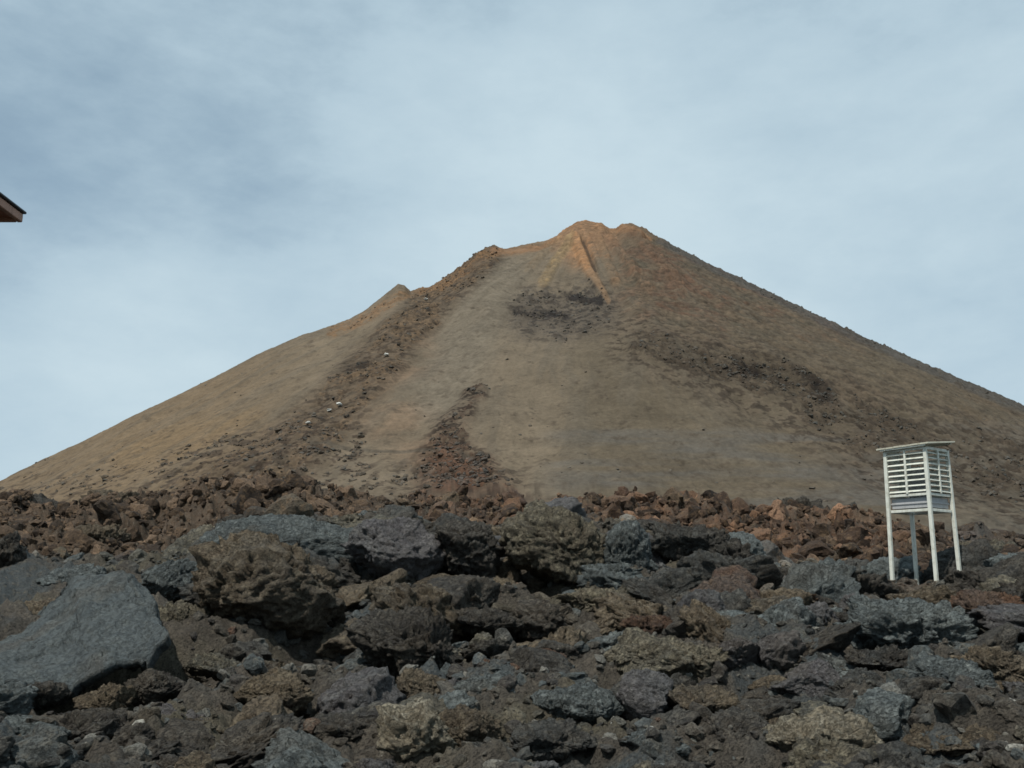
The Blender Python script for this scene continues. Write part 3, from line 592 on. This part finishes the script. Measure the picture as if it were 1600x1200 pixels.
# ---- rubble nobody could count: one object near, one on the far ridges, one on the cone
def scatter(name, pts, rad, tints, sub, mat, seed, label, flatten=(.5, .9), smooth=False):
    rs = np.random.RandomState(seed); pv = [rock(sub, 900+seed*20+k, facets=rs.randint(6, 12), warp=.25) for k in range(12)]
    Vs, Ts, Cs = [], [], []; off = 0
    for (x, y, z), r, tc_ in zip(pts, rad, tints):
        P, T = pv[rs.randint(12)]
        P = (P*np.array([r*rs.uniform(.7, 1.4), r*rs.uniform(.7, 1.3), r*rs.uniform(*flatten)]))@eul(rs.uniform(-.6, .6), rs.uniform(-.6, .6), rs.uniform(0, 6.3)).T
        Vs.append(P+np.array([x, y, z])); Ts.append(T+off); Cs.append(np.tile(tc_, (len(P), 1))); off += len(P)
    return np.concatenate(Vs), np.concatenate(Ts), np.concatenate(Cs)
def rubble(name, label, parts, mat):
    V = []; T = []; Cc = []; off = 0
    for a, b, c_ in parts: V.append(a); T.append(b+off); Cc.append(c_); off += len(a)
    o = link(name, np_mesh(name, np.concatenate(V), np.concatenate(T), mat, False, np.concatenate(Cc))); tag(o, label, 'rubble', None, 'stuff')
def field_pts(N, d0, d1, r0, r1, seed, p=2.2):
    rs = np.random.RandomState(seed); d = np.sqrt(rs.uniform(d0**2, d1**2, N)); a = np.radians(rs.uniform(-31, 31, N))
    x, y = d*np.sin(a), d*np.cos(a); u0, v0 = proj(np.stack([x, y, ground_z(x, y)], 1))
    k_ = ~((u0 > -60) & (u0 < 300) & (v0 > 900) & (v0 < 1085)); x, y, d = x[k_], y[k_], d[k_]; N = len(x)
    z = ground_z(x, y)+rough_h(x, y); r = r0+(r1-r0)*rs.rand(N)**p
    t = near_tint(x, y, z)*rs.uniform(.6, 1.5, (N, 1))
    kind = rs.rand(N); near = (d < 22)
    t[(kind < .16) & near] = np.array([.07, .082, .083]); t[(kind > .22) & (kind < .36) & near] = np.array([.04, .036, .033])
    t[(kind > .90) & near] = np.array([.17, .165, .145]); t[(kind > .885) & (kind < .90) & near] = np.array([.09, .05, .032])
    t[(kind > .988) & (r < .06) & near] = np.array([.5, .5, .45]); t *= rs.uniform(.75, 1.3, (N, 1))
    dk = (~near) & (kind < .4); t[dk] *= .30; dk = (~near) & (kind > .9); t[dk] *= 1.25
    return np.stack([x, y, z], 1), r, t
A_ = field_pts(900, 7, 20, .08, .20, 1); B_ = field_pts(11000, 6.5, 21, .02, .085, 2)
rubble('near_rubble', 'loose dark clinker covering the near lava field', [scatter('a', *A_, 3, None, 3, ''), scatter('b', *B_, 2, None, 4, '')], M['rubble'])
C_ = field_pts(34000, 20, 47, .03, .17, 5, 2.5); D_ = field_pts(2600, 20, 47, .12, .42, 7, 2.6)
rubble('ridge_rubble', 'broken rust and brown clinker covering the far ridge', [scatter('c', *C_, 1, None, 6, '', (.6, 1.3)), scatter('d', *D_, 3, None, 7, '', (.6, 1.2))], M['ridge'])
# boulders on the rocky ribs of the cone
toe = front*sst(690, 800, V+60*nB+90*(stroke([(300, 760), (420, 720), (520, 690)], 60)))*sst(.0, .25, nF+nB*.6)*(.35+.65*(1-sst(760, 900, U)))
rocky = np.maximum(rocky, toe)
pr = np.where(front & (rocky > .35), rocky**2, 0)*np.exp(-((V-600)/400)**2); pr = pr/pr.sum()
ix = RS.choice(len(pr), 7500, p=pr); 
rad = (.18+.7*RS.rand(len(ix))**4); tt = c[ix]*RS.uniform(.5, 1.5, (len(ix), 1))
rubble('slope_rubble', 'dark boulders strewn along the rocky ribs of the volcano slope', [scatter('d', P3[ix], rad, tt, 1, None, 8, '')], M['rubble'])
ix = RS.choice(np.where(front & (U > -50) & (U < 1650) & (V > 560) & (V < 800))[0], 500); rad = .12+.5*RS.rand(len(ix))**4
rubble('scree_stones', 'scattered single stones on the open scree slope', [scatter('e', P3[ix], rad, np.tile([.09, .075, .058], (len(ix), 1))*RS.uniform(.6, 1.6, (len(ix), 1)), 1, None, 9, '')], M['rubble'])
for k, (px, py, r, lab) in enumerate([(515, 646, 1.15, 'cream boulder on the rocky rib, lower left of two close together'), (531, 637, 1.2, 'cream boulder on the rocky rib, upper right of two close together'),
     (481, 671, 1.0, 'lowest cream boulder on the rocky rib of the slope'), (604, 558, 1.1, 'cream boulder halfway up the rocky rib, above the close pair'), (666, 474, 1.3, 'topmost pale boulder near the notch in the left skyline')]):
    j = np.argmin((U-px)**2+(V-py)**2+np.where(front, 0, 1e6)); o = bpy.data.objects.new('pale_boulder', proto_mesh(k, 'bright')); COL.objects.link(o)
    o.location = P3[j]+np.array([0, -.5, .5]); o.scale = (r*.6, r*.55, r*.5); o.rotation_euler = (0, 0, k*1.3); tag(o, lab, 'boulder', 'pale boulders on the volcano slope')

# ------------------------------------------------------------------ louvred weather box
def paint(name, col, dirt, rough=.6):
    m = bpy.data.materials.new(name); m.use_nodes = True; t = m.node_tree
    for nd in list(t.nodes): t.nodes.remove(nd)
    n = NT(t); pos = n('ShaderNodeNewGeometry').outputs['Position']
    a = n('ShaderNodeTexNoise', ins={'Vector': pos, 'Scale': 9.0, 'Detail': 8.0, 'Roughness': .7}).outputs[0]
    mp = n('ShaderNodeMapping', ins={0: pos, 'Scale': (30, 30, 3)}).outputs[0]
    b = n('ShaderNodeTexNoise', ins={'Vector': mp, 'Scale': 1.5, 'Detail': 5.0}).outputs[0]
    c = mix(n, ramp(n, a, [(.5, 0), (.75, .8)]), col, dirt); c = mix(n, ramp(n, b, [(.52, 0), (.75, .55)]), c, dirt)
    bs = n('ShaderNodeBsdfPrincipled', ins={'Base Color': c, 'Roughness': rough})
    t.links.new(n('ShaderNodeBump', ins={'Height': b, 'Strength': .2, 'Distance': .004}).outputs[0], bs.inputs['Normal'])
    n('ShaderNodeOutputMaterial', ins={0: bs.outputs[0]}); return m
WH = paint('weathered_white_paint', (.60, .62, .56), (.30, .29, .22)); GY = paint('grey_floor_board', (.34, .35, .36), (.2, .2, .19)); RF = paint('weathered_roof_paint', (.50, .49, .40), (.25, .23, .17))
import bmesh
class MB:
    def __init__(s): s.bm = bmesh.new()
    def box(s, lo, hi, mtx=None, bev=.004):
        r = bmesh.ops.create_cube(s.bm, size=1); v = r['verts']; lo, hi = Vector(lo), Vector(hi)
        for q in v: q.co = Vector((lo[i]+(q.co[i]+.5)*(hi[i]-lo[i]) for i in range(3)))
        if bev: v = list({x for e in bmesh.ops.bevel(s.bm, geom=list({e for q in v for e in q.link_edges}), offset=bev, segments=1, affect='EDGES')['verts'] for x in [e]})
        if mtx is not None:
            vs = set(v)
            for q in v: 
                q.co = mtx@q.co
        return s
    def build(s, name, mat, parent=None, loc=None):
        me = bpy.data.meshes.new(name); s.bm.to_mesh(me); s.bm.free(); me.materials.append(mat); return link(name, me, parent, loc)
a_ = .70; D0 = 16.0
Fp = CAM+pdir(1462, 905)/pdir(1462, 905)[1]*D0
zb = Fp[2]-.10
box = bpy.data.objects.new('weather_box', None); COL.objects.link(box); box.location = (Fp[0], Fp[1], zb); th = math.atan2(.629, .777); box.rotation_euler = (0, 0, th)
tag(box, 'white louvred weather instrument box on four tall legs standing on the lava', 'weather box')
# local frame: near corner at the origin, right face runs along +x, left face along +y
h1, h2 = 1.19, 2.23            # underside rail, roof underside above the leg feet
LG = .028
for q, (lx, ly) in enumerate([(0, 0), (a_, 0), (0, a_), (a_, a_)]):
    m = MB(); sp = .03
    dx, dy = (1 if lx else -1)*sp, (1 if ly else -1)*sp
    m.box((-LG, -LG, 0), (LG, LG, 1)); 
    for v in m.bm.verts:
        t = v.co.z; v.co.z = -.25+(h2+.22)*t; v.co.x += lx+dx*(1-t); v.co.y += ly+dy*(1-t)
    m.build('leg', WH, box)
def face_slats(name, n_, z0, z1, along, side):
    """one louvred panel: slats with a centre stile in front"""
    m = MB(); pitch = (z1-z0)/n_
    for k in range(n_):
        z = z0+(k+.5)*pitch; jit = random.uniform(-.004, .004)
        for (u0, u1) in ((.03, a_/2-.012), (a_/2+.012, a_-.03)):
            if random.random() < .0: continue
            sg = -1 if side == 0 else 1
            if along == 'x':
                mt = Matrix.Translation((0, side*a_, z+jit))@Matrix.Rotation(R(32)*(1 if side == 0 else -1)+random.uniform(-.06, .06), 4, 'X'); m.box((u0, -.035, -.005), (u1, .035, .005), mt, .002)
            else:
                mt = Matrix.Translation((side*a_, 0, z+jit))@Matrix.Rotation(-R(32)*(1 if side == 0 else -1)+random.uniform(-.06, .06), 4, 'Y'); m.box((-.035, u0, -.005), (.035, u1, .005), mt, .002)
    return m.build(name, WH, box)
for along in 'xy':
    for side in (0, 1):
        face_slats('louvre_panel', 8, 1.47, 2.17, along, side)
        m = MB(); s0 = side*a_-.03; s1 = side*a_+.03
        for (z0, z1) in ((2.17, 2.215), (1.425, 1.465), (h1-.02, h1+.025)):
            m.box((LG, s0+.012, z0), (a_-LG, s1-.012, z1)) if along == 'x' else m.box((s0+.012, LG, z0), (s1-.012, a_-LG, z1))
        c0 = a_/2
        m.box((c0-.018, s0-.006, 1.465), (c0+.018, s0+.016, 2.17)) if along == 'x' else m.box((s0-.006, c0-.018, 1.465), (s0+.016, c0+.018, 2.17))
        m.build('frame_rail', WH, box)
m = MB().box((.02, .02, 1.30), (a_-.02, a_-.02, 1.325)); m.build('floor_board', GY, box)
m = MB().box((.03, .035, 1.235), (a_-.03, .05, 1.40)); m.box((.035, .055, 1.235), (.05, a_-.03, 1.40)); m.box((.055, a_-.05, 1.235), (a_-.03, a_-.035, 1.40)); m.box((a_-.05, .055, 1.235), (a_-.035, a_-.055, 1.40)); m.build('skirt_board', GY, box)
m = MB().box((.22, .22, 1.326), (.46, .46, 1.9), None, .02); m.build('instrument_case', GY, box)
mt = Matrix.Translation((a_/2, a_/2, 2.285))@Matrix.Rotation(R(-6), 4, 'Y')@Matrix.Rotation(R(-1.5), 4, 'X')
m = MB()
for k in range(6):
    w_ = (a_+.22)/6; m.box((-.45, -a_/2-.11+k*w_+.002, -.012+.002*(k % 2)), (.45, -a_/2-.11+(k+1)*w_-.002, .014+.002*(k % 2)), mt, .003)
rf = m.build('roof', RF, box)
m = MB().box((-.44, -.40, -.036), (-.40, .40, -.013), mt); m.box((.40, -.40, -.036), (.44, .40, -.013), mt); m.build('batten', WH, rf)

# ------------------------------------------------------------------ the hut whose eaves show at the left edge
wood = paint('red_brown_wood', (.26, .09, .045), (.12, .05, .03)); grey = paint('brown_fascia', (.36, .20, .14), (.12, .07, .05)); dark = paint('dark_roofing', (.035, .04, .045), (.06, .06, .06)); plaster = paint('stone_plaster', (.42, .38, .32), (.28, .25, .2)); glass = paint('dark_glass', (.03, .035, .04), (.05, .05, .05), .1)
YB = 5.0;  tp = CAM+pdir(37, 332)/pdir(37, 332)[1]*YB
hut = bpy.data.objects.new('hut', None); COL.objects.link(hut); hut.location = (tp[0], tp[1], 0); tag(hut, 'red brown wooden roof eaves of a hut poking in at the left edge', 'hut')
hz = tp[2]-.045
MB().box((-5, -7, -.6), (-.62, -.62, hz)).build('wall', plaster, hut)
MB().box((-5.6, -7.6, hz+.003), (-.03, -.03, hz+.03)).build('soffit', wood, hut)
m = MB()
for k in range(12): m.box((-.60, -.56-k*.6, hz-.08), (-.10, -.49-k*.6, hz), None, .003)
m.build('rafter_ends', wood, hut)
m = MB().box((-.028, -7.6, hz-.012), (0, 0, hz+.035)); m.box((-5.6, -.028, hz-.012), (-.03, 0, hz+.035)); m.build('fascia', grey, hut)
m = MB().box((-5.65, -7.65, hz+.038), (.012, .012, hz+.052)); rv = m.build('roof', dark, hut)
m = MB().box((-.625, -4, .9), (-.58, -2.8, 2.1)); wi = m.build('window_frame', wood, hut); MB().box((-.59, -3.93, .97), (-.572, -2.87, 2.03)).build('pane', glass, wi)
